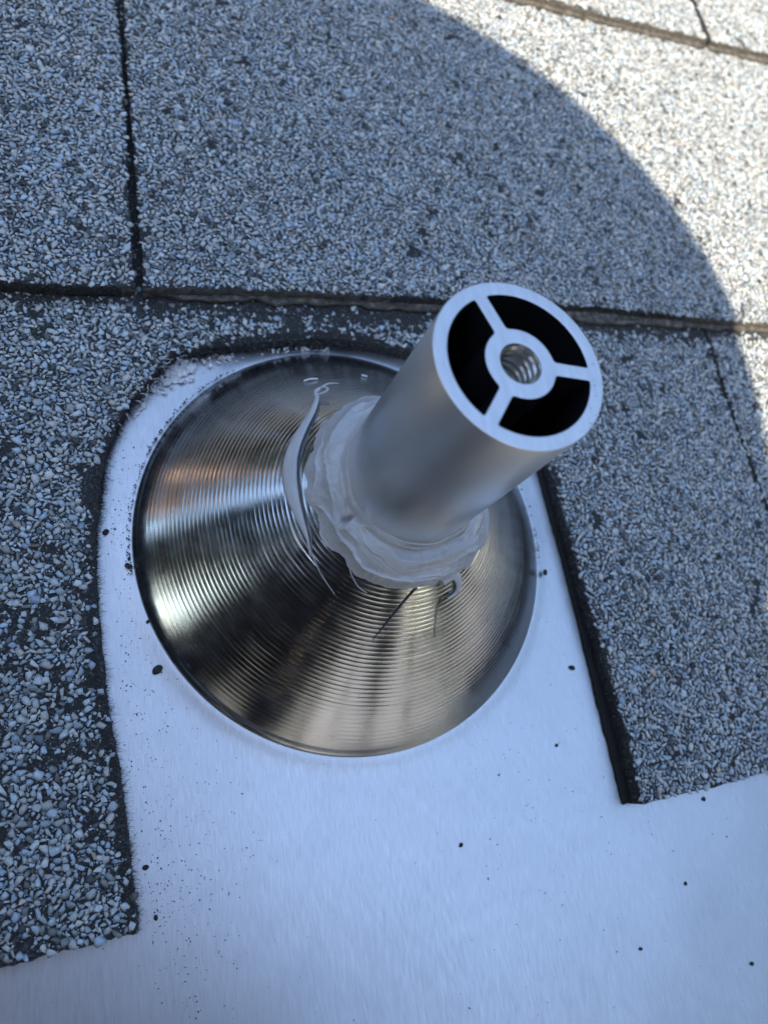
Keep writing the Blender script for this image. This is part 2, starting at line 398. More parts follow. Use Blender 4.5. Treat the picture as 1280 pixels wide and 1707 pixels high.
def granules(parent, pts, ztop, seed, bare=None, margin=34, edge=.15, worn=.79):
    pts_a = np.array(pts, float)
    x0, y0 = pts_a.min(0); x1, y1 = pts_a.max(0)
    x0 = max(x0, -80 - margin); x1 = min(x1, 256 + margin); y1 = min(y1, 257 + margin)
    if x1 <= x0 or y1 <= y0: return None
    rr = np.random.RandomState(seed); ox, oy = rr.rand(2) * 60
    L = []
    for i in range(int((x1 - x0 + ox) // 60) + 2):
        for j in range(int((y1 - y0 + oy) // 60) + 2):
            L.append(np.stack([PX + x0 - ox + i * 60, PY + y0 - oy + j * 60, PR], 1))
    A = np.concatenate(L); P = A[:, :2]
    d = poly_sdf(P, pts); keep = d > edge
    keep &= poly_sdf(P, VIEW) > -margin
    A = A[keep]; d = d[keep]; P = A[:, :2]
    # worn spots, thin edges
    p = np.ones(len(A))
    nz = fbm(P[:, 0] / 6, P[:, 1] / 6, seed, 3)
    p *= np.where(nz > worn, .35, 1.0) * np.where(nz > worn + .06, .3, 1.0)
    p *= np.clip(.45 + (d + (fbm(P[:, 0] / 3, P[:, 1] / 3, seed + 9) - .5) * 2.4) / 1.8, 0.12, 1)
    if bare is not None: p *= bare(P[:, 0], P[:, 1])
    p = np.where(A[:, 2] < .3, p * .95, p)
    k = rr.rand(len(A)) < p
    A = A[k]; n = len(A)
    kind = rr.randint(0, len(LIB), n)
    sx = A[:, 2] * rr.uniform(1.1, 1.5, n); sy = A[:, 2] * rr.uniform(.95, 1.25, n); szz = A[:, 2] * rr.uniform(.42, .75, n)
    yaw = rr.rand(n) * 6.2832; tx = rr.normal(0, .13, n); ty = rr.normal(0, .13, n)
    tone = np.clip(rr.beta(2.6, 1.9, n), 0, 1); tone = np.where(rr.rand(n) < .10, rr.rand(n) * .15, tone)
    tone = np.where(A[:, 2] < .3, tone * .8, tone)
    hue = rr.rand(n)
    z = ztop(A[:, 1]) + szz * .18 + rr.normal(0, .05, n)
    VV = []; FF = []; TT = []; HH = []; base = 0
    for q in range(len(LIB)):
        idx = np.nonzero(kind == q)[0]
        if not len(idx): continue
        lv, lf = LIB[q]; m = len(idx)
        vv = lv[None] * np.stack([sx[idx], sy[idx], szz[idx]], 1)[:, None, :]
        vz = vv[..., 2] + vv[..., 0] * tx[idx][:, None] + vv[..., 1] * ty[idx][:, None]
        c, s_ = np.cos(yaw[idx])[:, None], np.sin(yaw[idx])[:, None]
        gx = vv[..., 0] * c - vv[..., 1] * s_ + A[idx, 0][:, None]; gy = vv[..., 0] * s_ + vv[..., 1] * c + A[idx, 1][:, None]
        gz = vz + z[idx][:, None]
        VV.append(np.stack([gx, gy, gz], 2).reshape(-1, 3) * S)
        FF.append((lf[None] + (np.arange(m) * len(lv))[:, None, None] + base).reshape(-1, 3)); base += m * len(lv)
        TT.append(np.repeat(tone[idx], len(lv))); HH.append(np.repeat(hue[idx], len(lv)))
    if not VV: return None
    V = np.concatenate(VV); F = np.concatenate(FF)
    me = bpy.data.meshes.new('granules'); me.vertices.add(len(V)); me.vertices.foreach_set('co', V.astype(np.float32).ravel())
    me.loops.add(F.size); me.loops.foreach_set('vertex_index', F.astype(np.int32).ravel())
    me.polygons.add(len(F)); me.polygons.foreach_set('loop_start', (np.arange(len(F)) * 3).astype(np.int32)); me.polygons.foreach_set('loop_total', np.full(len(F), 3, np.int32))
    me.update(calc_edges=True)
    for nm, arr in (('tone', TT), ('hue', HH)):
        at = me.attributes.new(nm, 'FLOAT', 'POINT'); at.data.foreach_set('value', np.concatenate(arr).astype(np.float32))
    o = link_mesh('granules', me, [m_gran], parent); o['kind'] = 'stuff'
    TOTAL[0] += len(F)
    return o
TOTAL = [0]

# the course that is cut round the post: a U-shaped notch
NOTCH = [(-56.3, -76), (-57.2, -59.6), (-58.1, -45.9), (-59.4, -36.3), (-60.4, -21.3), (-60.6, -4.3), (-59.8, 6.8), (-57.3, 22.7), (-51.8, 35.1),
         (-44.6, 44.2), (-40.0, 49.6), (-32.5, 51.9), (-23.2, 53.0), (-11.8, 54.9), (0.9, 55.8), (10.4, 55.2), (23.6, 53), (34, 49), (45, 42), (54, 35), (59.3, 26), (61.2, 15.6), (61.9, -13.2), (62.3, -36.2), (62.9, -59.5), (62.3, -75.6)]
zm_t = lambda y: 5.2 - (y + 76) * (1.7 / 143)
zm_b = lambda y: 0.12 + 0 * y
JX = lambda y: 139.0
mid_poly = [(-190, -76.4)] + NOTCH + [(138.0, -75.9), (139.2, -10), (138.4, 30), (139.6, 60), (139.2, 205), (-190, 205)]
mid_right = [(138.7, -75.6), (470, -76), (470, 205), (139.9, 205), (140.2, 60), (139.1, 30), (139.8, -10)]
o = slab('shingle', mid_poly, zm_t, zm_b, roof, core_y=-76); o['label'] = 'shingle with the U-shaped notch cut round the steel cone'
def bare_mid(x, y):
    # black, nearly granule-free band under the course above and along the arch of the notch
    a = np.clip((64.5 - y + (fbm(x / 5, y / 5, 77) - .5) * 6) / 5.5, .16, 1); a = np.where(x < -48, np.clip(a * 2.5, 0, 1), a)
    inner = np.hypot(x / 1.05, y)
    b_ = np.clip((inner - 56.8 + (fbm(x / 4, y / 4, 78) - .5) * 6) / 5.0, .08, 1)
    b_ = np.where(y > 10, np.where(x > 30, np.maximum(b_, .35), b_), 1)
    # the left leg is worn
    c = np.where((x < -52) & (y < 10), np.where(fbm(x / 7, y / 7, 31) > .62, .6, 1.0), 1.0)
    c2 = np.where((x > -61.8 + (fbm(x / 3, y / 3, 8) - .5) * 5 + np.clip((-20 - y) * .06, 0, 3.4)) & (x < 0) & (y < 20), .3, 1.0)
    return a * b_ * c * c2
granules(o, mid_poly, zm_t, 21, bare_mid, worn=.76)
notched = o
o = slab('shingle', mid_right, zm_t, zm_b, roof, core_y=-76); granules(o, mid_right, zm_t, 22, lambda x, y: np.clip((66.5 - y) / 5, .15, 1))

zu_t = lambda y: 7.4 - (y - 67) * (2.6 / 143)
zu_b = lambda y: 3.75 - (y - 67) * (.9 / 143)
zl_t = lambda y: zu_b(y) + 1.5            # lower ply of the laminate
up = [[(-380, 66.6), (-63, 65.2), (-48.2, 66.2), (-47.9, 95), (-47.3, 115), (-46.9, 143), (-47.2, 166), (-46.8, 330), (-380, 330)],
      [(-46.2, 66.1), (-37.4, 66.5), (-14.0, 67.7), (18.9, 68.1), (92.4, 69.4), (146.7, 67.4), (290, 67.1), (290, 330), (-44.6, 330), (-45.2, 166), (-45.8, 143), (-45.9, 115), (-46.1, 95)],
      [(291.5, 67), (620, 67), (620, 330), (291.5, 330)]]
for i, pl in enumerate(up):
    o = slab('shingle', pl, zu_t, zu_b, roof, core_y=67)
    granules(o, pl, zu_t, 31 + i, lambda x, y: np.clip(.35 + (209.5 - y) / 4, .2, 1))
    # the second ply sticks out a little under the butt
    xs = np.arange(max(-130, pl[0][0]), min(300, pl[2][0] if i == 2 else (290 if i == 1 else -48)), 1.3)
    if len(xs) > 3:
        e1 = [(x, float(65.6 + (fbm(np.array([x / 6.0]), np.array([i * 3.0]), 4)[0] - .5) * 2.4 + .5)) for x in xs]
        ply = e1 + [(xs[-1], 72), (xs[0], 72)]
        q = slab('backing_ply', ply, lambda y: 5.0, lambda y: 3.72, o, step=1.3, jit=.3, mats=[m_core, m_core])
zt_t = lambda y: 8.0 - (y - 210) * (2.6 / 143)
zt_b = lambda y: 5.0 - (y - 210) * (1.8 / 143)
tp = [[(-140, 210.2), (104, 210), (142, 209.4), (193.9, 210.3), (194.6, 240), (194.4, 390), (-140, 390)], [(196.4, 210.2), (232, 210.8), (530, 210), (530, 390), (197.4, 390), (197.0, 240)]]
for i, pl in enumerate(tp):
    o = slab('shingle', pl, zt_t, zt_b, roof, core_y=210)
    granules(o, pl, zt_t, 51 + i)
    xs = np.arange(max(20, pl[0][0]), 300 if i else 193, 1.3)
    ply = [(x, float(208.4 + (vnoise(np.array([x / 9.0]), np.array([i * 3.0]), 6)[0] - .5) * 1.3)) for x in xs] + [(xs[-1], 214), (xs[0], 214)]
    slab('backing_ply', ply, lambda y: 6.2, lambda y: 4.6, o, step=1.3, jit=.3, mats=[m_core, m_core])

# courses outside the photograph (they light and mirror): the same pieces without single stones
far_mesh = {}
def far_piece(x0, x1, yb, zb0, zt0):
    v, f = box(x0 + .8, x1 - .8, yb, yb + E_ + 25, 0, 1)
    v = [(x, y, (zb0 if z == 0 else zt0) - (y - yb) * (.017)) for x, y, z in v]
    return from_lists('shingle', v, f, [m_far], roof)
for k in range(-8, 13):
    yb = Y0 + E_ * k; off = (k * 127) % 333
    for i in range(-5, 6):
        x0 = i * 333 + off - 120; x1 = x0 + 333
        if x1 < -1700 or x0 > 1700: continue
        if k == -1: 
            x0, x1 = 470 + i * 333, 470 + (i + 1) * 333
            if -190 - 2 < x1 and x0 < 470 - 2:
                if x0 < -190 - 30 and x1 > -190: x1 = -190
                else: continue
        if k == 0:
            x0, x1 = 620 + i * 333, 620 + (i + 1) * 333
            if x0 < 619 and x1 > -379:
                if x0 < -380 - 30: x1 = -380
                else: continue
        if k == 1:
            x0, x1 = 530 + i * 333, 530 + (i + 1) * 333
            if x0 < 529 and x1 > -139:
                if x0 < -140 - 30: x1 = -140
                else: continue
        z0 = -5.0 if k < -1 else (0.0 if k == -1 else (3.7 if k == 0 else 5.0))
        far_piece(x0, x1, yb, z0, z0 + 3.2)

# the right side of the cut slants out at its foot: black strip on the metal stands in for its wide shadow
notch_shadow = [(60.4, -75.2), (63.2, -75.2), (63.6, -36), (62.7, -10), (62.2, 16), (60.2, 28), (58.6, 27), (59.7, 14), (60.6, -20), (60.3, -50)]
m_notch_shadow = plain('notch_shadow', (.008, .008, .008), .9)
slab('notch_shadow_strip', notch_shadow, lambda y: .9, lambda y: .2, notched, jit=.25, mats=[m_notch_shadow, m_notch_shadow])
# black fuzz on the sawn edges of the notch
def hair_mesh(name, roots, dirs, lens, rad, mats, parent, curl=.3, seed=1):
    rr = random.Random(seed); V = []; F = []
    for r, d, L in zip(roots, dirs, lens):
        d = Vector(d).normalized(); p = Vector(r); b0 = len(V); k = 4
        for i in range(k + 1):
            t = i / k; w_ = rad * (1 - .75 * t)
            u = d.cross(Vector((.13, .2, 1))).normalized(); w2 = d.cross(u)
            for a in range(3):
                V.append(tuple(p + (u * math.cos(a * 2.094) + w2 * math.sin(a * 2.094)) * w_))
            d = (d + Vector((rr.uniform(-1, 1), rr.uniform(-1, 1), rr.uniform(-.8, .4))) * curl).normalized(); p = p + d * (L / k)
            p.z = max(p.z, .15 + w_)
        for i in range(k):
            for a in range(3):
                a2 = (a + 1) % 3; F.append((b0 + i * 3 + a, b0 + i * 3 + a2, b0 + (i + 1) * 3 + a2, b0 + (i + 1) * 3 + a))
    o = from_lists(name, V, F, mats, parent); o['kind'] = 'stuff'
    return o
roots, dirs, lens = [], [], []
NP = np.array(NOTCH); rr = random.Random(3)
for i in range(len(NP) - 1):
    a, b2 = NP[i], NP[i + 1]; L = np.linalg.norm(b2 - a); nrm = np.array([(b2 - a)[1], -(b2 - a)[0]]) / L
    dens = (26 if (b2[1] > 20 and b2[0] < -15) else 11) if b2[0] < 20 else 5
    for _ in range(int(L * dens)):
        t = rr.random(); q = a + (b2 - a) * t
        roots.append((q[0] - nrm[0] * .3, q[1] - nrm[1] * .3, rr.uniform(.3, 4.0)))
        ang = rr.gauss(0, .6); dn = (nrm[0] * math.cos(ang) - nrm[1] * math.sin(ang), nrm[0] * math.sin(ang) + nrm[1] * math.cos(ang), rr.uniform(-.5, .35))
        dirs.append(dn); lens.append(rr.choice((.8, 1.1, 1.5, 2.4)) * rr.uniform(.6, 1.2))
hair_mesh('edge_fibres', roots, dirs, lens, .055, [m_blackfibre], notched)
# crumbs of asphalt along the sawn edge
def crumbs(name, pts, mats, parent, seed):
    """pts: (x, y, z, r)"""
    rr = np.random.RandomState(seed); V = []; F = []; base = 0
    for x, y, z, r in pts:
        lv, lf = LIB[rr.randint(len(LIB))]; a = rr.rand() * 6.28; s1, s2, s3 = r * rr.uniform(.8, 1.3), r * rr.uniform(.6, 1.1), r * rr.uniform(.6, 1)
        vx = lv[:, 0] * s1; vy = lv[:, 1] * s2
        q = np.stack([vx * math.cos(a) - vy * math.sin(a) + x, vx * math.sin(a) + vy * math.cos(a) + y, lv[:, 2] * s3 + z], 1)
        V.append(q); F.append(lf + base); base += len(lv)
    V = np.concatenate(V); F = np.concatenate(F)
    return from_lists(name, V.tolist(), F.tolist(), mats, parent)
pt = []
for i in range(len(NP) - 1):
    a, b2 = NP[i], NP[i + 1]; L = np.linalg.norm(b2 - a); nrm = np.array([(b2 - a)[1], -(b2 - a)[0]]) / L
    for _ in range(int(L * 9)):
        q = a + (b2 - a) * rr.random() + nrm * rr.uniform(-2.2, .25); r = rr.uniform(.12, .42)
        inside = (q - a) @ nrm < -.4
        pt.append((q[0], q[1], (zm_t(q[1]) + r * .3) if inside else rr.uniform(.6, 4), r))
for _ in range(900):
    i = rr.randint(8, 14); a, b2 = NP[i], NP[i + 1]; L = np.linalg.norm(b2 - a); nrm = np.array([(b2 - a)[1], -(b2 - a)[0]]) / L
    q = a + (b2 - a) * rr.random() + nrm * (rr.gauss(-.6, 1.1)); r = rr.uniform(.15, .6)
    pt.append((q[0], q[1], rr.uniform(2.0, zm_t(q[1]) + .3), r))
o = crumbs('asphalt_crumbs', pt, [m_dirt], notched, 8); o['kind'] = 'stuff'

# ------------------------------------------------------------------ flashing
flash = empty('roof_flashing', (0, 0, 0)); tag(flash, 'brushed aluminium roof flashing carrying the ribbed steel cone', 'flashing')
CR = 52.7
def sheet_z(x, y):
    x = np.asarray(x, float); y = np.asarray(y, float)
    r = np.hypot(x, y)
    z = (fbm((x + 300) / 55, (y + 300) / 70, 3, 2) - .5) * 1.3 - .1
    z = z * np.clip((r - 54) / 30, 0, 1) * np.clip((65 - np.abs(x)) / 20 + (y < -76) * 1.0, 0, 1)
    z = np.where(y < -76, z * np.clip((-y - 76) / 25, 0.12, 1), z * 0.12)
    # soft swage pressed up round the cone
    z = z + .5 * np.exp(-((np.clip(r - CR, 0, 99)) / 2.6) ** 2) * (np.abs(x) < 61)
    return z
def sheet():
    V = []; F = []
    N = 288; rad = [46, 50, 52, 52.7, 53.1, 53.6, 54.2, 55, 56, 57.2, 58.6]
    def edge(th):
        c, s_ = math.cos(th), math.sin(th); t = min(115 / abs(c) if abs(c) > 1e-9 else 1e9, (114 if s_ > 0 else 195) / abs(s_) if abs(s_) > 1e-9 else 1e9)
        return t
    K = 34
    ths = sorted([2 * math.pi * i / N for i in range(N)] + [math.atan2(y, x) % (2 * math.pi) for x in (-115, 115) for y in (114, -195)])
    n = len(ths); rows = len(rad) + K
    for th in ths:
        e = edge(th)
        for r in rad: V.append([r * math.cos(th), r * math.sin(th)])
        for k in range(1, K + 1):
            r = 58.6 + (e - 58.6) * (k / K); V.append([r * math.cos(th), r * math.sin(th)])
    V = np.array(V); z = sheet_z(V[:, 0], V[:, 1]); V3 = np.column_stack([V, z])
    for i in range(n):
        for j in range(rows - 1):
            a = i * rows + j; b2 = ((i + 1) % n) * rows + j; F.append((a, a + 1, b2 + 1, b2))
    o = from_lists('base_sheet', V3.tolist(), F, [m_sheet], flash, True)
    md = o.modifiers.new('thickness', 'SOLIDIFY'); md.thickness = .8 * S; md.offset = -1
    return o
sheet()

# cone: lathe with 42 turned ridges
H1, RT = 33.5, 17.0
def cone():
    prof = [(52.8, .3), (52.85, .7), (52.75, 1.0), (52.45, 1.3), (52.1, 1.65), (51.75, 2.1)]
    r0, z0 = 51.5, 2.45
    n = 43; sub = 8
    L = r0 - RT
    nx, nz = (H1 - z0), L; nl = math.hypot(nx, nz); nx /= nl; nz /= nl
    # ridges start faint on the outer rim
    for i in range(n * sub + 1):
        t = i / (n * sub); r = r0 - L * t; z = z0 + (H1 - z0) * t + 1.1 * math.sin(math.pi * t) ** .8 * (1 - .5 * t)
        ph = (i % sub) / sub
        k = i // sub
        amp = (.006 + .052 * min(1, max(0, (t - .03) / .25))) * (.6 + .8 * random.Random(k * 7 + 1).random() ** 1.2)
        h = amp * .62 * ((1 - abs(math.sin(math.pi * ph))) ** 1.6)
        prof.append((r + nx * h, z + nz * h))
    N = 512; V = []; F = []; m = len(prof)
    for i in range(N):
        th = 2 * math.pi * i / N; c, s_ = math.cos(th), math.sin(th)
        wob = .06 * math.sin(3 * th + 1) + .04 * math.sin(7 * th)
        for r, z in prof: V.append((r * c, r * s_, z + wob * (z > 2.4)))
    for i in range(N):
        for j in range(m - 1):
            a = i * m + j; b2 = ((i + 1) % N) * m + j; F.append((a, b2, b2 + 1, a + 1))
    return from_lists('cone', V, F, [m_cone], flash, True)
cone_o = cone()
def cone_z(r): 
    t = (51.0 - r) / (51.0 - RT); t = min(1, max(0, t)); return 3.1 + (H1 - 3.1) * t + 1.1 * math.sin(math.pi * t) ** .8 * (1 - .5 * t)

# ------------------------------------------------------------------ post
post = empty('support_post', (0, 0, 30)); tag(post, 'round aluminium post with three-spoked open end rising from the cone', 'post')
PH = 85.7
def extrusion():
    z0 = 24.0
    cu = bpy.data.curves.new('profile', 'CURVE'); cu.dimensions = '2D'; cu.fill_mode = 'BOTH'
    cu.extrude = (PH - z0) / 2 * S - .00014; cu.bevel_depth = .00014; cu.bevel_resolution = 1
    bevel = .14
    def spl(pts):
        s_ = cu.splines.new('POLY'); s_.points.add(len(pts) - 1)
        for q, p in zip(s_.points, pts): q.co = (p[0] * S, p[1] * S, 0, 1)
        s_.use_cyclic_u = True
    spl([((14.3 - bevel) * math.cos(a), (14.3 - bevel) * math.sin(a)) for a in np.linspace(0, 2 * math.pi, 144, endpoint=False)])
    spl([((3.45 + bevel) * math.cos(a), (3.45 + bevel) * math.sin(a)) for a in np.linspace(0, 2 * math.pi, 56, endpoint=False)])
    Ri, Rh, hw = 12.15, 5.85, 1.02
    sp = [math.radians(a) for a in (110.5, -7.5, -128.0)]
    def rounded(pts_, r=.55):
        out = []; n = len(pts_)
        return out
    for i in range(3):
        a1 = sp[i]; a0 = sp[(i + 1) % 3]          # cavity runs from spoke a0 up to spoke a1
        while a0 > a1: a0 -= 2 * math.pi
        if i == 2: pass
        span = a1 - a0
        if span > math.pi * 1.2: a0 += 0
        i0 = a0 + math.asin(hw / Ri); i1 = a1 - math.asin(hw / Ri); h0 = a0 + math.asin(hw / Rh); h1 = a1 - math.asin(hw / Rh)
        P = [(Ri * math.cos(a), Ri * math.sin(a)) for a in np.linspace(i0, i1, 46)] + [(Rh * math.cos(a), Rh * math.sin(a)) for a in np.linspace(h1, h0, 30)]
        # round the corners: relax vertices near the four corners
        Q = np.array(P); corners = [Q[0], Q[45], Q[46], Q[-1]]
        # resample finely then smooth
        n = len(Q); D = []
        for k in range(n):
            a, b2 = Q[k], Q[(k + 1) % n]; m = max(1, int(np.linalg.norm(b2 - a) / .22))
            for j in range(m): D.append(a + (b2 - a) * j / m)
        D = np.array(D)
        for _ in range(5): D = .5 * D + .25 * (np.roll(D, 1, 0) + np.roll(D, -1, 0))
        spl([tuple(q) for q in D])
    ob = bpy.data.objects.new('tmp', cu); COL.objects.link(ob)
    dg = bpy.context.evaluated_depsgraph_get(); dg.update()
    me = bpy.data.meshes.new_from_object(ob.evaluated_get(dg)); bpy.data.objects.remove(ob)
    bm = bmesh.new(); bm.from_mesh(me)
    bmesh.ops.remove_doubles(bm, verts=bm.verts, dist=2e-6)
    bmesh.ops.translate(bm, verts=bm.verts, vec=(0, 0, (PH + z0) / 2 * S - 30 * S))
    bm.normal_update()
    for f in bm.faces:
        c = f.calc_center_median(); r = math.hypot(c.x, c.y) / S
        f.smooth = abs(f.normal.z) < .9
        if f.normal.z > .5: f.material_index = 1
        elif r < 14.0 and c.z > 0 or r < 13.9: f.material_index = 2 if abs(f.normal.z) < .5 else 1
    for e in bm.edges:
        if len(e.link_faces) == 2 and e.calc_face_angle(0) > .5: e.smooth = False
    bm.to_mesh(me); bm.free(); me.name = 'tube_body'
    mi = [p_.material_index for p_ in me.polygons]; me.materials.clear()
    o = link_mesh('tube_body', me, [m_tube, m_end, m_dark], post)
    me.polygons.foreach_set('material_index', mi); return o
extrusion()
def thread():
    pitch = 1.42; depth = 22; sub = 8; N = 72; V = []; F = []
    rows = int(depth / pitch * sub)
    for j in range(rows + 1):
        for i in range(N):
            a = 2 * math.pi * i / N; zz = j * pitch / sub
            ph = (zz / pitch + i / N) % 1.0
            tri = 1 - abs(2 * ph - 1)
            r = 2.82 + .58 * min(1, tri * 1.25)
            if zz < .5: r = max(r, 3.42 - zz * .9)
            V.append((r * math.cos(a), r * math.sin(a), PH - .12 - zz - 30))
    for j in range(rows):
        for i in range(N):
            a = j * N + i; b2 = j * N + (i + 1) % N; F.append((a, a + N, b2 + N, b2))
    b0 = rows * N; F.append(tuple(b0 + i for i in range(N)))
    o = from_lists('screw_thread', V, F, [m_thread], post, True)
    o.data.polygons[-1].use_smooth = False
thread()

# ------------------------------------------------------------------ sealant
seal = empty('sealant_collar', (0, 0, 30)); tag(seal, 'smeared grey silicone sealant between the cone and the post', 'sealant')
# lower rim radius on the cone by direction (deg)
LR = [(-180, 20.0), (-165, 18.6), (-150, 20.0), (-135, 19.8), (-122, 20.6), (-108, 20.4), (-92, 20.4), (-78, 20.9), (-62, 21.6), (-50, 22.6), (-40, 22.2), (-30, 23.2), (-15, 23.8), (0, 23.2), (20, 22), (45, 22.5), (70, 24), (90, 25.5), (105, 23.2), (120, 21.8), (135, 20.9), (155, 20.3), (172, 19.6), (180, 20.0)]
def lower_r(th):
    d = (math.degrees(th) + 180) % 360 - 180
    for (a, ra), (b2, rb) in zip(LR[:-1], LR[1:]):
        if a <= d <= b2:
            t = (d - a) / (b2 - a); t = t * t * (3 - 2 * t); return ra + (rb - ra) * t
def collar():
    N, M = 1000, 130
    th = np.linspace(-math.pi * 1.75, math.pi * .25, N, endpoint=False)     # the noise seam lies behind the post
    lr = np.array([lower_r(t) for t in th]) + (fbm((th + 4) * 3.1, th * 0, 3) - .5) * 2.6 + (fbm((th + 4) * 12, th * 0, 5) - .5) * .7
    zu = 42.8 + 1.8 * np.exp(-((np.mod(th - math.radians(165) + math.pi, 2 * math.pi) - math.pi) / .55) ** 2) + .9 * np.sin(th + .6) + (fbm((th + 4) * 4, th * 0 + 2, 9) - .5) * 1.6 + (fbm((th + 4) * 15, th * 0 + 2, 10) - .5) * .25
    zl = np.array([cone_z(r) for r in lr])
    U_ = np.linspace(0, 1, M + 1)
    T, U = np.meshgrid(th, U_, indexing='ij'); LRm = lr[:, None]; ZU = zu[:, None]; ZL = zl[:, None]
    env = np.sin(np.pi * np.clip(U, 0, 1)) ** .6
    r = LRm + (14.32 - LRm) * U ** .85; z = ZL * (1 - U) + ZU * U
    lip = .8 * np.clip(U / .03, 0, 1) ** .5 * np.clip((1 - U) / .12, 0, 1)
    belly = .8 * np.sin(np.pi * np.clip(U * 1.25, 0, 1)) - 1.3 * np.exp(-((U - .80) / .13) ** 2)
    blob = (fbm(T * 1.9 + 9, U * 2.2, 91, 2) - .5) * 2.0 * env
    # drag marks of the gun's nozzle: fine parallel grooves that follow warped stream lines
    warp = fbm(T * 1.6 + 20, U * 1.6 + 3, 44, 2) * 5
    q = U * 6 + T * 1.1 + warp
    groove = (np.abs(np.mod(q, 1) - .5) * 2) ** 3 * .24 * vnoise(T * 2.7 + 7, U * 3, 17)
    fine = (vnoise(q * 7, T * 2.2 + 30, 23) - .5) * .10 + (fbm(T * 4 + 40, U * 5 + warp * .3, 61, 3) - .5) * .9
    d = lip + belly * .8 + blob + (groove + fine) * env
    # folds: the paste laps over itself along these lines (deg, u); sharp on one side
    folds = [([(-200, .50), (-178, .62), (-160, .50), (-140, .34), (-120, .26), (-98, .30), (-70, .26), (-52, .10)], .75, .15),
             ([(-190, .85), (-165, .78), (-148, .62), (-137, .52)], .6, .12), ([(-172, .12), (-158, .40), (-146, .66), (-136, .92)], .55, .10),
             ([(-128, .80), (-108, .70), (-88, .66), (-66, .70), (-48, .60), (-34, .40)], .55, .12),
             ([(-105, .14), (-92, .20), (-80, .16), (-72, .24), (-78, .33), (-90, .34), (-98, .27)], .35, .07), ([(-70, .45), (-56, .52), (-46, .44), (-40, .30)], .5, .09),
             ([(-60, .82), (-44, .72), (-30, .78), (-18, .60)], .55, .12), ([(-215, .25), (-195, .34), (-182, .22)], .5, .10), ([(100, .4), (130, .6), (160, .45)], .6, .12)]
    for path, A, wd in folds:
        P_ = np.array(path, float); P_[:, 0] = np.radians(P_[:, 0]); 
        best = np.full(T.shape, 9.0); sd = np.zeros(T.shape); tt = np.zeros(T.shape)
        for k in (-2 * np.pi, 0.0, 2 * np.pi):
            for i in range(len(P_) - 1):
                ax, ay = P_[i, 0] + k, P_[i, 1]; bx, by = P_[i + 1, 0] + k, P_[i + 1, 1]
                # metric: radius about 18 mm along T, about 14 mm along U, expressed in U units
                ex, ey = (bx - ax) * 1.3, by - ay; wx, wy = (T - ax) * 1.3, U - ay
                t = np.clip((wx * ex + wy * ey) / (ex * ex + ey * ey), 0, 1)
                dx, dy = wx - t * ex, wy - t * ey; dd = np.hypot(dx, dy); m = dd < best
                best = np.where(m, dd, best); sd = np.where(m, np.sign(ex * wy - ey * wx), sd); tt = np.where(m, (i + t) / (len(P_) - 1), tt)
        fade = np.sin(np.pi * np.clip(tt, .02, .98)) ** .5
        prof = np.where(sd > 0, np.exp(-best / (wd * .22)), np.exp(-(best / wd) ** 1.3))
        d = d + A * 1.75 * fade * prof * env
    d[:, 0] = -.15
    # small open pit on the left
    pit = np.exp(-(((T - math.radians(-152)) * 1.3 / .045) ** 2 + ((U - .63) / .10) ** 2)); d = d - 2.6 * pit
    X = (r + d * .72) * np.cos(T); Y = (r + d * .72) * np.sin(T); Z = z + d * .62 - 30
    V = np.stack([X, Y, Z], 2).reshape(-1, 3)
    F = []
    for i in range(N):
        for j in range(M):
            a = i * (M + 1) + j; b2 = ((i + 1) % N) * (M + 1) + j; F.append((a, b2, b2 + 1, a + 1))
    return from_lists('collar', V.tolist(), F, [m_seal], seal, True)
collar()

def ribbon(name, path, widths, thick, parent, mats, up=None, origin_z=30, seg=8):
    """tapered, slightly domed strip along a path given in mm"""
    P = [Vector(p) for p in path]
    # Catmull-Rom subdivision
    Q = []; W = []
    n = len(P)
    for i in range(n - 1):
        p0, p1, p2, p3 = P[max(0, i - 1)], P[i], P[i + 1], P[min(n - 1, i + 2)]
        for k in range(seg):
            t = k / seg
            Q.append(.5 * ((2 * p1) + (p2 - p0) * t + (2 * p0 - 5 * p1 + 4 * p2 - p3) * t * t + (-p0 + 3 * p1 - 3 * p2 + p3) * t ** 3)); W.append(widths[i] * (1 - t) + widths[i + 1] * t)
    Q.append(P[-1]); W.append(widths[-1])
    V = []; F = []; K = 8
    for i, q in enumerate(Q):
        d = (Q[min(i + 1, len(Q) - 1)] - Q[max(i - 1, 0)]).normalized()
        nrm = Vector((q.x, q.y, 22)).normalized() if up is None else Vector(up)
        side = d.cross(nrm).normalized(); nn = side.cross(d).normalized()
        for k in range(K):
            a = 2 * math.pi * k / K
            V.append(q + side * (math.cos(a) * W[i]) + nn * (math.sin(a) * max(.04, min(thick, W[i] * .8))) - Vector((0, 0, origin_z)))
    for i in range(len(Q) - 1):
        for k in range(K):
            k2 = (k + 1) % K; F.append((i * K + k, i * K + k2, (i + 1) * K + k2, (i + 1) * K + k))
    F.append(tuple(range(K))); F.append(tuple((len(Q) - 1) * K + k for k in reversed(range(K))))
    return from_lists(name, V, F, mats, parent, True)
def oncone(x, y, lift=0.0):
    r = math.hypot(x, y); return (x, y, cone_z(r) + lift)
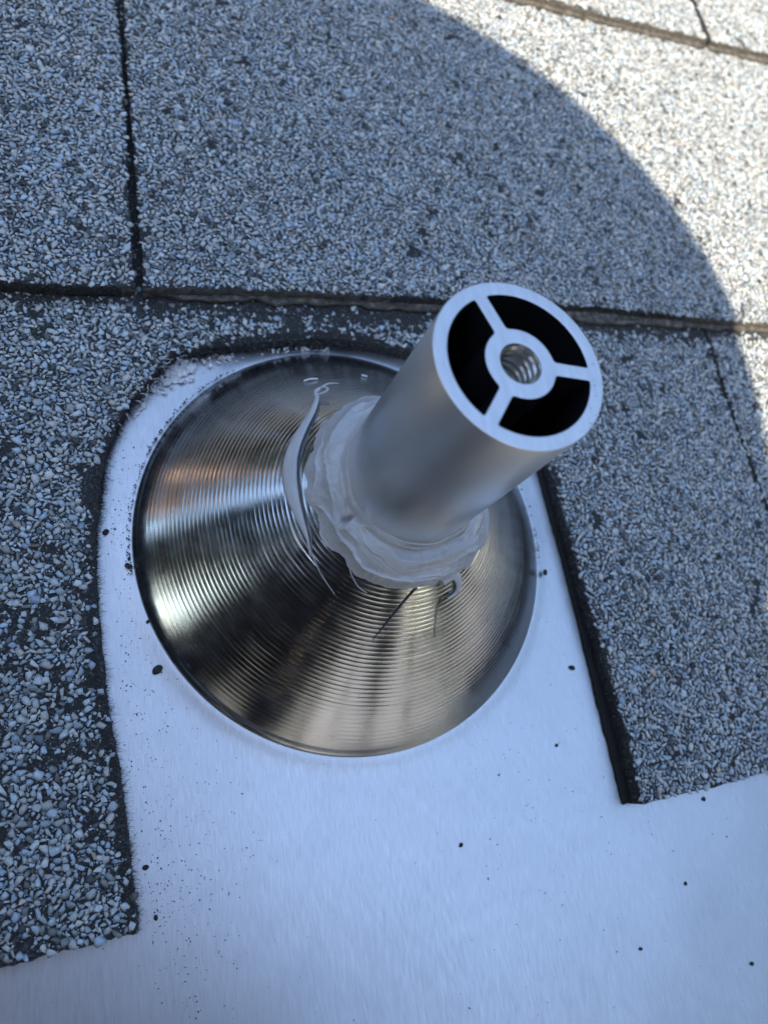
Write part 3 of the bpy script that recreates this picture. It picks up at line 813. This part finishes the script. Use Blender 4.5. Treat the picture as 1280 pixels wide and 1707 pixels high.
# the long sliver pulled off on the left, its hooked tip standing up
ribbon('sealant_sliver', [oncone(-5.5, 31.2, 2.2), oncone(-8.3, 31.0, 2.6), oncone(-11.6, 28.4, 2.0), oncone(-11.9, 26.4, 1.4), oncone(-14.2, 22.0, 1.0), oncone(-17.6, 16.9, .9), oncone(-20.4, 11.9, .8), oncone(-21.9, 7.0, .8), oncone(-22.2, 1.2, .9), oncone(-21.4, -4.2, 1.0), oncone(-20.4, -8.5, .9), oncone(-19.9, -12.0, .5)],
       [.1, .25, .45, .5, .9, 1.35, 1.75, 1.95, 1.6, .9, .35, .08], .35, seal, [m_seal])
ribbon('sealant_hook', [oncone(-11.4, 27.6, 1.8), oncone(-9.6, 27.9, 2.6), oncone(-9.2, 29.0, 2.9), oncone(-10.4, 29.8, 2.6), oncone(-11.8, 28.9, 2.0)], [.35, .28, .3, .22, .3], .25, seal, [m_seal])
# fold strips on the collar
def oncollar(deg, u, lift=.9):
    t = math.radians(deg); lr = lower_r(t); r = lr + (14.32 - lr) * u ** .85; z = cone_z(lr) * (1 - u) + 42.6 * u
    return ((r + lift * .72 + .2) * math.cos(t), (r + lift * .72) * math.sin(t), z + lift * .62)
for dg, w_ in (([(-122, .90), (-105, .95), (-85, .93), (-65, .97), (-50, .92)], .22), ([(-112, .86), (-98, .84), (-84, .88)], .16), ([(-70, .86), (-56, .80), (-44, .84)], .2)):
    n = len(dg); ws = [w_ * (.25 + .9 * math.sin(math.pi * (i + .35) / n)) for i in range(n)]
    ribbon('sealant_fold', [oncollar(a, u, .1) for a, u in dg], ws, .12, seal, [m_seal])
ribbon('sealant_drip', [oncone(7.6, -20.2, .5), oncone(10.8, -18.8, .6), oncone(12.3, -20.2, .6), oncone(11.9, -22.0, .5), oncone(9.9, -23.0, .25)], [.9, 1.3, .9, .5, .15], .5, seal, [m_seal])
m_hairmat = plain('dark_strand', (.03, .03, .035), .5)
ribbon('sealant_strand', [oncone(-12.9, -15.2, .4), oncone(-12.4, -17.0, .5), oncone(-11.0, -19.2, .35), oncone(-9.2, -20.6, .2)], [.16, .12, .1, .06], .1, seal, [m_seal])
ribbon('sealant_strand', [oncone(10.3, -22.2, .3), oncone(8.8, -22.9, .3), oncone(7.2, -25.0, .25), oncone(7.4, -30.4, .2)], [.2, .13, .1, .06], .1, seal, [m_hairmat])
ribbon('sealant_strand', [oncone(-20.2, -9.5, .4), oncone(-18.6, -14.5, .5), oncone(-17.0, -17.4, .3), oncone(-15.4, -19.8, .2)], [.13, .09, .08, .04], .1, seal, [m_seal])
o = ribbon('dark_bristle', [oncone(1.4, -20.8, .45), oncone(-1.3, -23.2, .3), oncone(-4.3, -26.3, .25), oncone(-7.3, -29.5, .25)], [.2, .16, .13, .06], .12, None, [m_hairmat], origin_z=0)
tag(o, 'thin dark bristle lying on the ribbed cone below the sealant', 'bristle')
for pth, lab in (([oncone(-11.6, 35.6, .35), oncone(-10, 36.1, .5), oncone(-8.2, 36.0, .35)], 'longer white flake on the dark top of the cone, left of the other'), ([oncone(3.9, 38, .35), oncone(5.2, 37.4, .35)], 'short white flake on the cone beside the post')):
    o = ribbon('sealant_flake', pth, [.3, .45, .25][:len(pth)], .25, None, [m_fibre], origin_z=0); tag(o, lab, 'flake', 'white flakes on the cone')

# ------------------------------------------------------------------ pale torn fibres and paste at the upper left of the notch
m_paste = plain('dried_white_paste', (.78, .78, .78), .5, 900, .3)
paste = []
rr = random.Random(12)
cl = []
for cx, cy, sx_, sy_, n in ((-40, 47.2, 3.0, 2.4, 90), (-46, 42.5, 2.6, 1.2, 60), (-28, 51.0, 5, .9, 50), (-8, 53.6, 4, .9, 60)):
    for _ in range(n):
        x = rr.gauss(cx, sx_); y = rr.gauss(cy, sy_); 
        if math.hypot(x, y) < 54.3: continue
        cl.append((x, y, float(sheet_z(x, y)) + rr.uniform(.1, .9), rr.uniform(.2, .8)))
o = crumbs('dried_paste', cl, [m_paste], None, 4); tag(o, 'lumpy white dried paste at the upper left of the notch', 'paste', kind='stuff')
def film(name, cx, cy, ang, a_, b_, seed, lift, thr):
    """crinkled torn patch of white film, with holes, on a fine grid"""
    st = .28; nx = int(2 * a_ / st); ny = int(2 * b_ / st)
    U, V_ = np.meshgrid(np.linspace(-a_, a_, nx), np.linspace(-b_, b_, ny), indexing='ij')
    c, s2 = math.cos(ang), math.sin(ang); X = cx + U * c - V_ * s2; Y = cy + U * s2 + V_ * c
    m = 1 - (U / a_) ** 2 - (V_ / b_) ** 2 + (fbm(X / 1.6 + 99, Y / 1.6 + 99, seed, 4) - .5) * 2.0
    Z = sheet_z(X, Y) + .25 + lift * np.abs(fbm(X / 1.4 + 50, Y / 1.4 + 50, seed + 3, 3) - .45) * 4
    R_ = np.hypot(X, Y); keep = (m > thr) & (R_ > 53.6)
    idx = -np.ones(X.shape, int); idx[keep] = np.arange(keep.sum())
    vv = np.stack([X, Y, Z], 2)[keep].tolist(); ff = []
    for i in range(nx - 1):
        for j in range(ny - 1):
            q = (idx[i, j], idx[i + 1, j], idx[i + 1, j + 1], idx[i, j + 1])
            if min(q) >= 0: ff.append(q)
    o = from_lists(name, vv, ff, [m_paste], None, True); md = o.modifiers.new('thickness', 'SOLIDIFY'); md.thickness = .1 * S
    return o
tag(film('torn_film', -39.5, 46.5, .75, 6.5, 3.2, 3, .7, .25), 'crinkled torn white film at the upper left of the cone', 'film')
tag(film('dried_smear', -48.5, 36.5, 1.0, 6.0, 1.2, 7, .25, .5), 'thin white smear along the left part of the notch', 'smear')
roots, dirs, lens = [], [], []
for cx, cy, s_, n in ((-48.5, 40, 2.2, 34), (-41, 46.5, 2.5, 40), (-2, 54.3, 3.5, 7), (-51.5, 35, 1.5, 14)):
    for _ in range(n):
        x = rr.gauss(cx, s_); y = cy + (x - cx) * (.8 if cx < -20 else 0) + rr.gauss(0, 1)
        roots.append((x, y, rr.uniform(.5, 4.4))); dirs.append((rr.uniform(-1, 1), rr.uniform(-1, 1), rr.uniform(-.2, .5))); lens.append(rr.uniform(1.2, 4.5))
o = hair_mesh('torn_fibres', roots, dirs, lens, .1, [m_fibre], None, curl=.55, seed=6); tag(o, 'pale torn fibres sticking out of the notch at upper left', 'fibres', kind='stuff')

# ------------------------------------------------------------------ dirt on the flashing
def ok(x, y):
    r = math.hypot(x, y)
    if r < 53.8: return False
    if y > -75.5 and not (-59 < x < 61.0): return False
    if y > 40: return False
    return True
pts = []; rr = random.Random(21)
def scat(n, fx, fy, rlo, rhi):
    c = 0
    while c < n:
        x, y = fx(), fy(); c += 1
        if ok(x, y):
            r = rlo + (rhi - rlo) * rr.random() ** 3; pts.append((x, y, float(sheet_z(x, y)) + r * .45, r))
scat(1000, lambda: -57 + abs(rr.gauss(0, 10)), lambda: rr.uniform(-76, 8), .05, .24)
scat(420, lambda: -54 + abs(rr.gauss(0, 10)), lambda: rr.gauss(-77, 10), .05, .24)
scat(650, lambda: rr.uniform(-75, 100), lambda: rr.uniform(-130, -50), .05, .18)
scat(380, lambda: rr.uniform(20, 62), lambda: rr.uniform(-76, 0), .05, .2)
scat(260, lambda: -58 + abs(rr.gauss(0, 4)), lambda: rr.uniform(0, 40), .06, .25)
for _ in range(16):                       # specks on the end face of the post
    a = math.radians(rr.uniform(-75, 5)); r_ = rr.uniform(12.4, 13.9); pts.append((r_ * math.cos(a), r_ * math.sin(a), PH + .03, rr.uniform(.05, .12)))
for _ in range(40):                       # specks caught in the sealant
    a = rr.uniform(-3.1, 3.1); u = rr.uniform(.05, .5); lr_ = lower_r(a); r_ = lr_ + (14.32 - lr_) * u ** .85; z_ = cone_z(lr_) * (1 - u) + 42.8 * u
    pts.append(((r_ + .9) * math.cos(a), (r_ + .9) * math.sin(a), z_ + .8, rr.uniform(.05, .11)))
for _ in range(150):                      # specks on the cone itself
    a = rr.uniform(0, 6.283); r_ = rr.uniform(22, 51); q = rr.uniform(.05, .13)
    pts.append((r_ * math.cos(a), r_ * math.sin(a), cone_z(r_) + .08, q))
for _ in range(300):                      # crumbs caught against the cone's rim, upper left
    a = math.radians(rr.uniform(118, 186) if rr.random() < .8 else rr.uniform(-12, 30)); r_ = 53.3 + abs(rr.gauss(0, .35)); q = rr.uniform(.12, .36)
    pts.append((r_ * math.cos(a), r_ * math.sin(a), 1.0 + q * .3, q))
o = crumbs('scattered_grit', pts, [m_dirt], None, 9); tag(o, 'fine black grit scattered over the flashing', 'grit', kind='stuff')
# loose mineral granules that have slid onto the metal
lg = [(rr.uniform(-56, 58), rr.uniform(-128, -60)) for _ in range(26)] + [(-57 + abs(rr.gauss(0, 2.2)), rr.uniform(-74, 20)) for _ in range(14)] + [(rr.uniform(62, 98), rr.uniform(-90, -77.5)) for _ in range(7)]
lg = [(x, y, float(sheet_z(x, y)) + .12, rr.uniform(.14, .38)) for x, y in lg if ok(x, y)]
m_loose = plain('loose_granule', (.22, .24, .24), .7, 1200)
o = crumbs('loose_granules', lg, [m_loose], None, 19); tag(o, 'loose grey granules strewn on the flashing', 'granules', kind='stuff')
cr = [(-49.4, -27.0, 1.05, 'largest dark crumb, left of the cone on the bare flashing'),
      (55.3, -40.0, .75, 'dark crumb between the cone and the right side of the notch'),
      (-58.2, 5.2, .75, 'round dark crumb against the left edge of the notch, level with the cone'),
      (14.2, -75.4, .5, 'lone dark crumb on the open flashing straight below the cone'),
      (53.4, -13.9, .85, 'ragged dark crumb stuck to the right rim of the cone'),
      (-54.3, -65.5, .6, 'dark crumb beside the left shingle near its lower corner'),
      (45.3, -58.3, .42, 'small crumb halfway between the cone and the right shingle corner'),
      (-53.9, -3.4, .8, 'ragged dark crumb stuck to the left rim of the cone'),
      (-53.0, -74.8, .5, 'dark crumb just outside the lower left shingle corner'),
      (73.0, -96.5, .42, 'crumb on the open flashing below the right shingle'),
      (55.4, -106.9, .42, 'small crumb near the bottom right of the flashing'),
      (86.5, -117.8, .5, 'dark crumb at the lower right border of the photograph'),
      (86.0, -78.8, .55, 'greyish crumb just below the bottom edge of the right shingle'),
      (-50.6, -16.3, .4, 'small crumb close to the left rim of the cone, above the largest one')]
for x, y, r, lab in cr:
    rot = random.Random(int(x * 10))
    V = []; F = []; base = 0
    bm = bmesh.new(); bmesh.ops.create_icosphere(bm, subdivisions=2, radius=r * S)
    for v_ in bm.verts:
        n_v = v_.co.normalized(); k = .8 + .35 * float(fbm(np.array([n_v.x * 2 + x]), np.array([n_v.y * 2 + n_v.z * 1.7 + y]), 4, 3)[0])
        v_.co = Vector((v_.co.x * 1.15, v_.co.y * .85, v_.co.z * .65)) * k * (1 + rot.uniform(-.12, .12))
    me = bpy.data.meshes.new('dirt_crumb'); bm.to_mesh(me); bm.free()
    o = link_mesh('dirt_crumb', me, [m_dirt]); o.location = (x * S, y * S, (float(sheet_z(x, y)) + r * .5) * S); o.rotation_euler.z = rot.random() * 6
    if 'rim' in lab and 'stuck' in lab: o.location.z = 1.3 * S
    tag(o, lab, 'crumb', 'dark crumbs on the flashing')

# ------------------------------------------------------------------ the photographer, whose shade covers the roof
def person():
    F_ = Vector((.67, .742, 0)); R_ = Vector((.742, -.67, 0)); U = Vector((0, 0, 1))
    head = Vector((-208, -172, 425))
    neck = Vector((-262, -232, 330))
    pel = Vector((-520, -520, 210)); chest = Vector((-330, -308, 320)); belly = Vector((-430, -420, 260))
    V = [pel, belly, chest, neck, head - U * 40 + F_ * -10, head, head + U * 45]; Rr = [150, 140, 150, 58, 58, 82, 70]
    Ed = [(0, 1), (1, 2), (2, 3), (3, 4), (4, 5), (5, 6)]
    def add(p, r, parent): V.append(p); Rr.append(r); Ed.append((parent, len(V) - 1)); return len(V) - 1
    for s_ in (1, -1):
        sh = add(Vector((-112, -285, 335)) if s_ > 0 else chest + R_ * 175 * s_ + F_ * 20 - U * 10, 84 if s_ > 0 else 70, 2)
        el = add(Vector((40, -190, 264)) if s_ > 0 else Vector((-420, -60, 220)), 62 if s_ > 0 else 46, sh)
        kn_p = pel + F_ * 330 + R_ * 170 * s_; kn_p.z = 75
        wr = add((Vector((-150, -330, 175)) if s_ > 0 else Vector((-400, -150, 170))), 28, el)
        pd = (kn_p + U * 55 - V[wr]).normalized()
        pm = add(V[wr] + pd * 50, 34, wr)
        for i in range(4):
            f1 = add(V[pm] + pd * 32 + F_ * (-27 + 18 * i), 10, pm); f2 = add(V[f1] + pd * 26 - U * 8, 8.5, f1); add(V[f2] + pd * 20 - U * 14, 7, f2)
        th1 = add(V[wr] + pd * 25 + F_ * 34, 11, wr); add(V[th1] + pd * 28 + F_ * 12, 9, th1)
        hip = add(pel + R_ * 95 * s_ - U * 10, 105, 0)
        kn = add(kn_p, 72, hip)
        an = add(kn_p - F_ * 400 - U * 20 + Vector((0, 0, -8)), 44, kn)
        add(V[an] - F_ * 90 + U * 4, 38, an); 
    me = bpy.data.meshes.new('person'); me.from_pydata([tuple(v * S) for v in V], Ed, [])
    o = bpy.data.objects.new('person', me); COL.objects.link(o)
    sk = o.modifiers.new('skin', 'SKIN'); 
    lay = me.skin_vertices[0].data if me.skin_vertices else None
    if lay is None:
        bm = bmesh.new(); bm.from_mesh(me); bm.verts.layers.skin.verify(); bm.to_mesh(me); bm.free(); lay = me.skin_vertices[0].data
    for i, r in enumerate(Rr): lay[i].radius = (r * S, r * S)
    lay[0].use_root = True
    sk.use_smooth_shade = True
    ss = o.modifiers.new('sub', 'SUBSURF'); ss.levels = 1; ss.render_levels = 2
    me.materials.append(m_shirt)
    tag(o, 'photographer kneeling behind the camera in dark shirt and straw hat', 'person')
    # straw hat
    hv = []; hf = []; N = 72
    prof = [(158, 0), (157, 3), (120, 1), (92, 3), (86, 12), (80, 60), (60, 84), (25, 92), (0.5, 93)]
    for i in range(N):
        a = 2 * math.pi * i / N
        for r, z in prof:
            rr_ = r * (1 + (.012 * math.sin(3 * a + 1) if r > 100 else 0))
            hv.append((rr_ * math.cos(a), rr_ * math.sin(a), z + (4 * math.sin(2 * a) if r > 110 else 0)))
    m = len(prof)
    for i in range(N):
        for j in range(m - 1):
            a = i * m + j; b2 = ((i + 1) % N) * m + j; hf.append((a, b2, b2 + 1, a + 1))
    hat = from_lists('sun_hat', hv, hf, [m_straw], o, True)
    hat.location = (-191 * S, -154 * S, 478 * S)
    md = hat.modifiers.new('thick', 'SOLIDIFY'); md.thickness = 2 * S
    # face
    fv = bmesh.new(); bmesh.ops.create_icosphere(fv, subdivisions=3, radius=.078)
    for v_ in fv.verts:
        c = v_.co; c.z *= 1.3
        f = c.normalized().dot(Vector((.62, .69, -.35)))
        if f > .93: c += Vector((.62, .69, -.1)) * .016 * (f - .93) / .07
    me2 = bpy.data.meshes.new('face'); fv.to_mesh(me2); fv.free()
    fo = link_mesh('face', me2, [m_skin], o, True); fo.location = (head + F_ * 12 - U * 10) * S
    return o
person()

# ------------------------------------------------------------------ tip the roof plane to its pitch
bpy.context.view_layer.update()
for o in [o for o in sc.objects if o.parent is None and o.type in ('MESH', 'EMPTY') and o.name not in WORLD_SET]:
    o.matrix_world = PITCH @ o.matrix_world
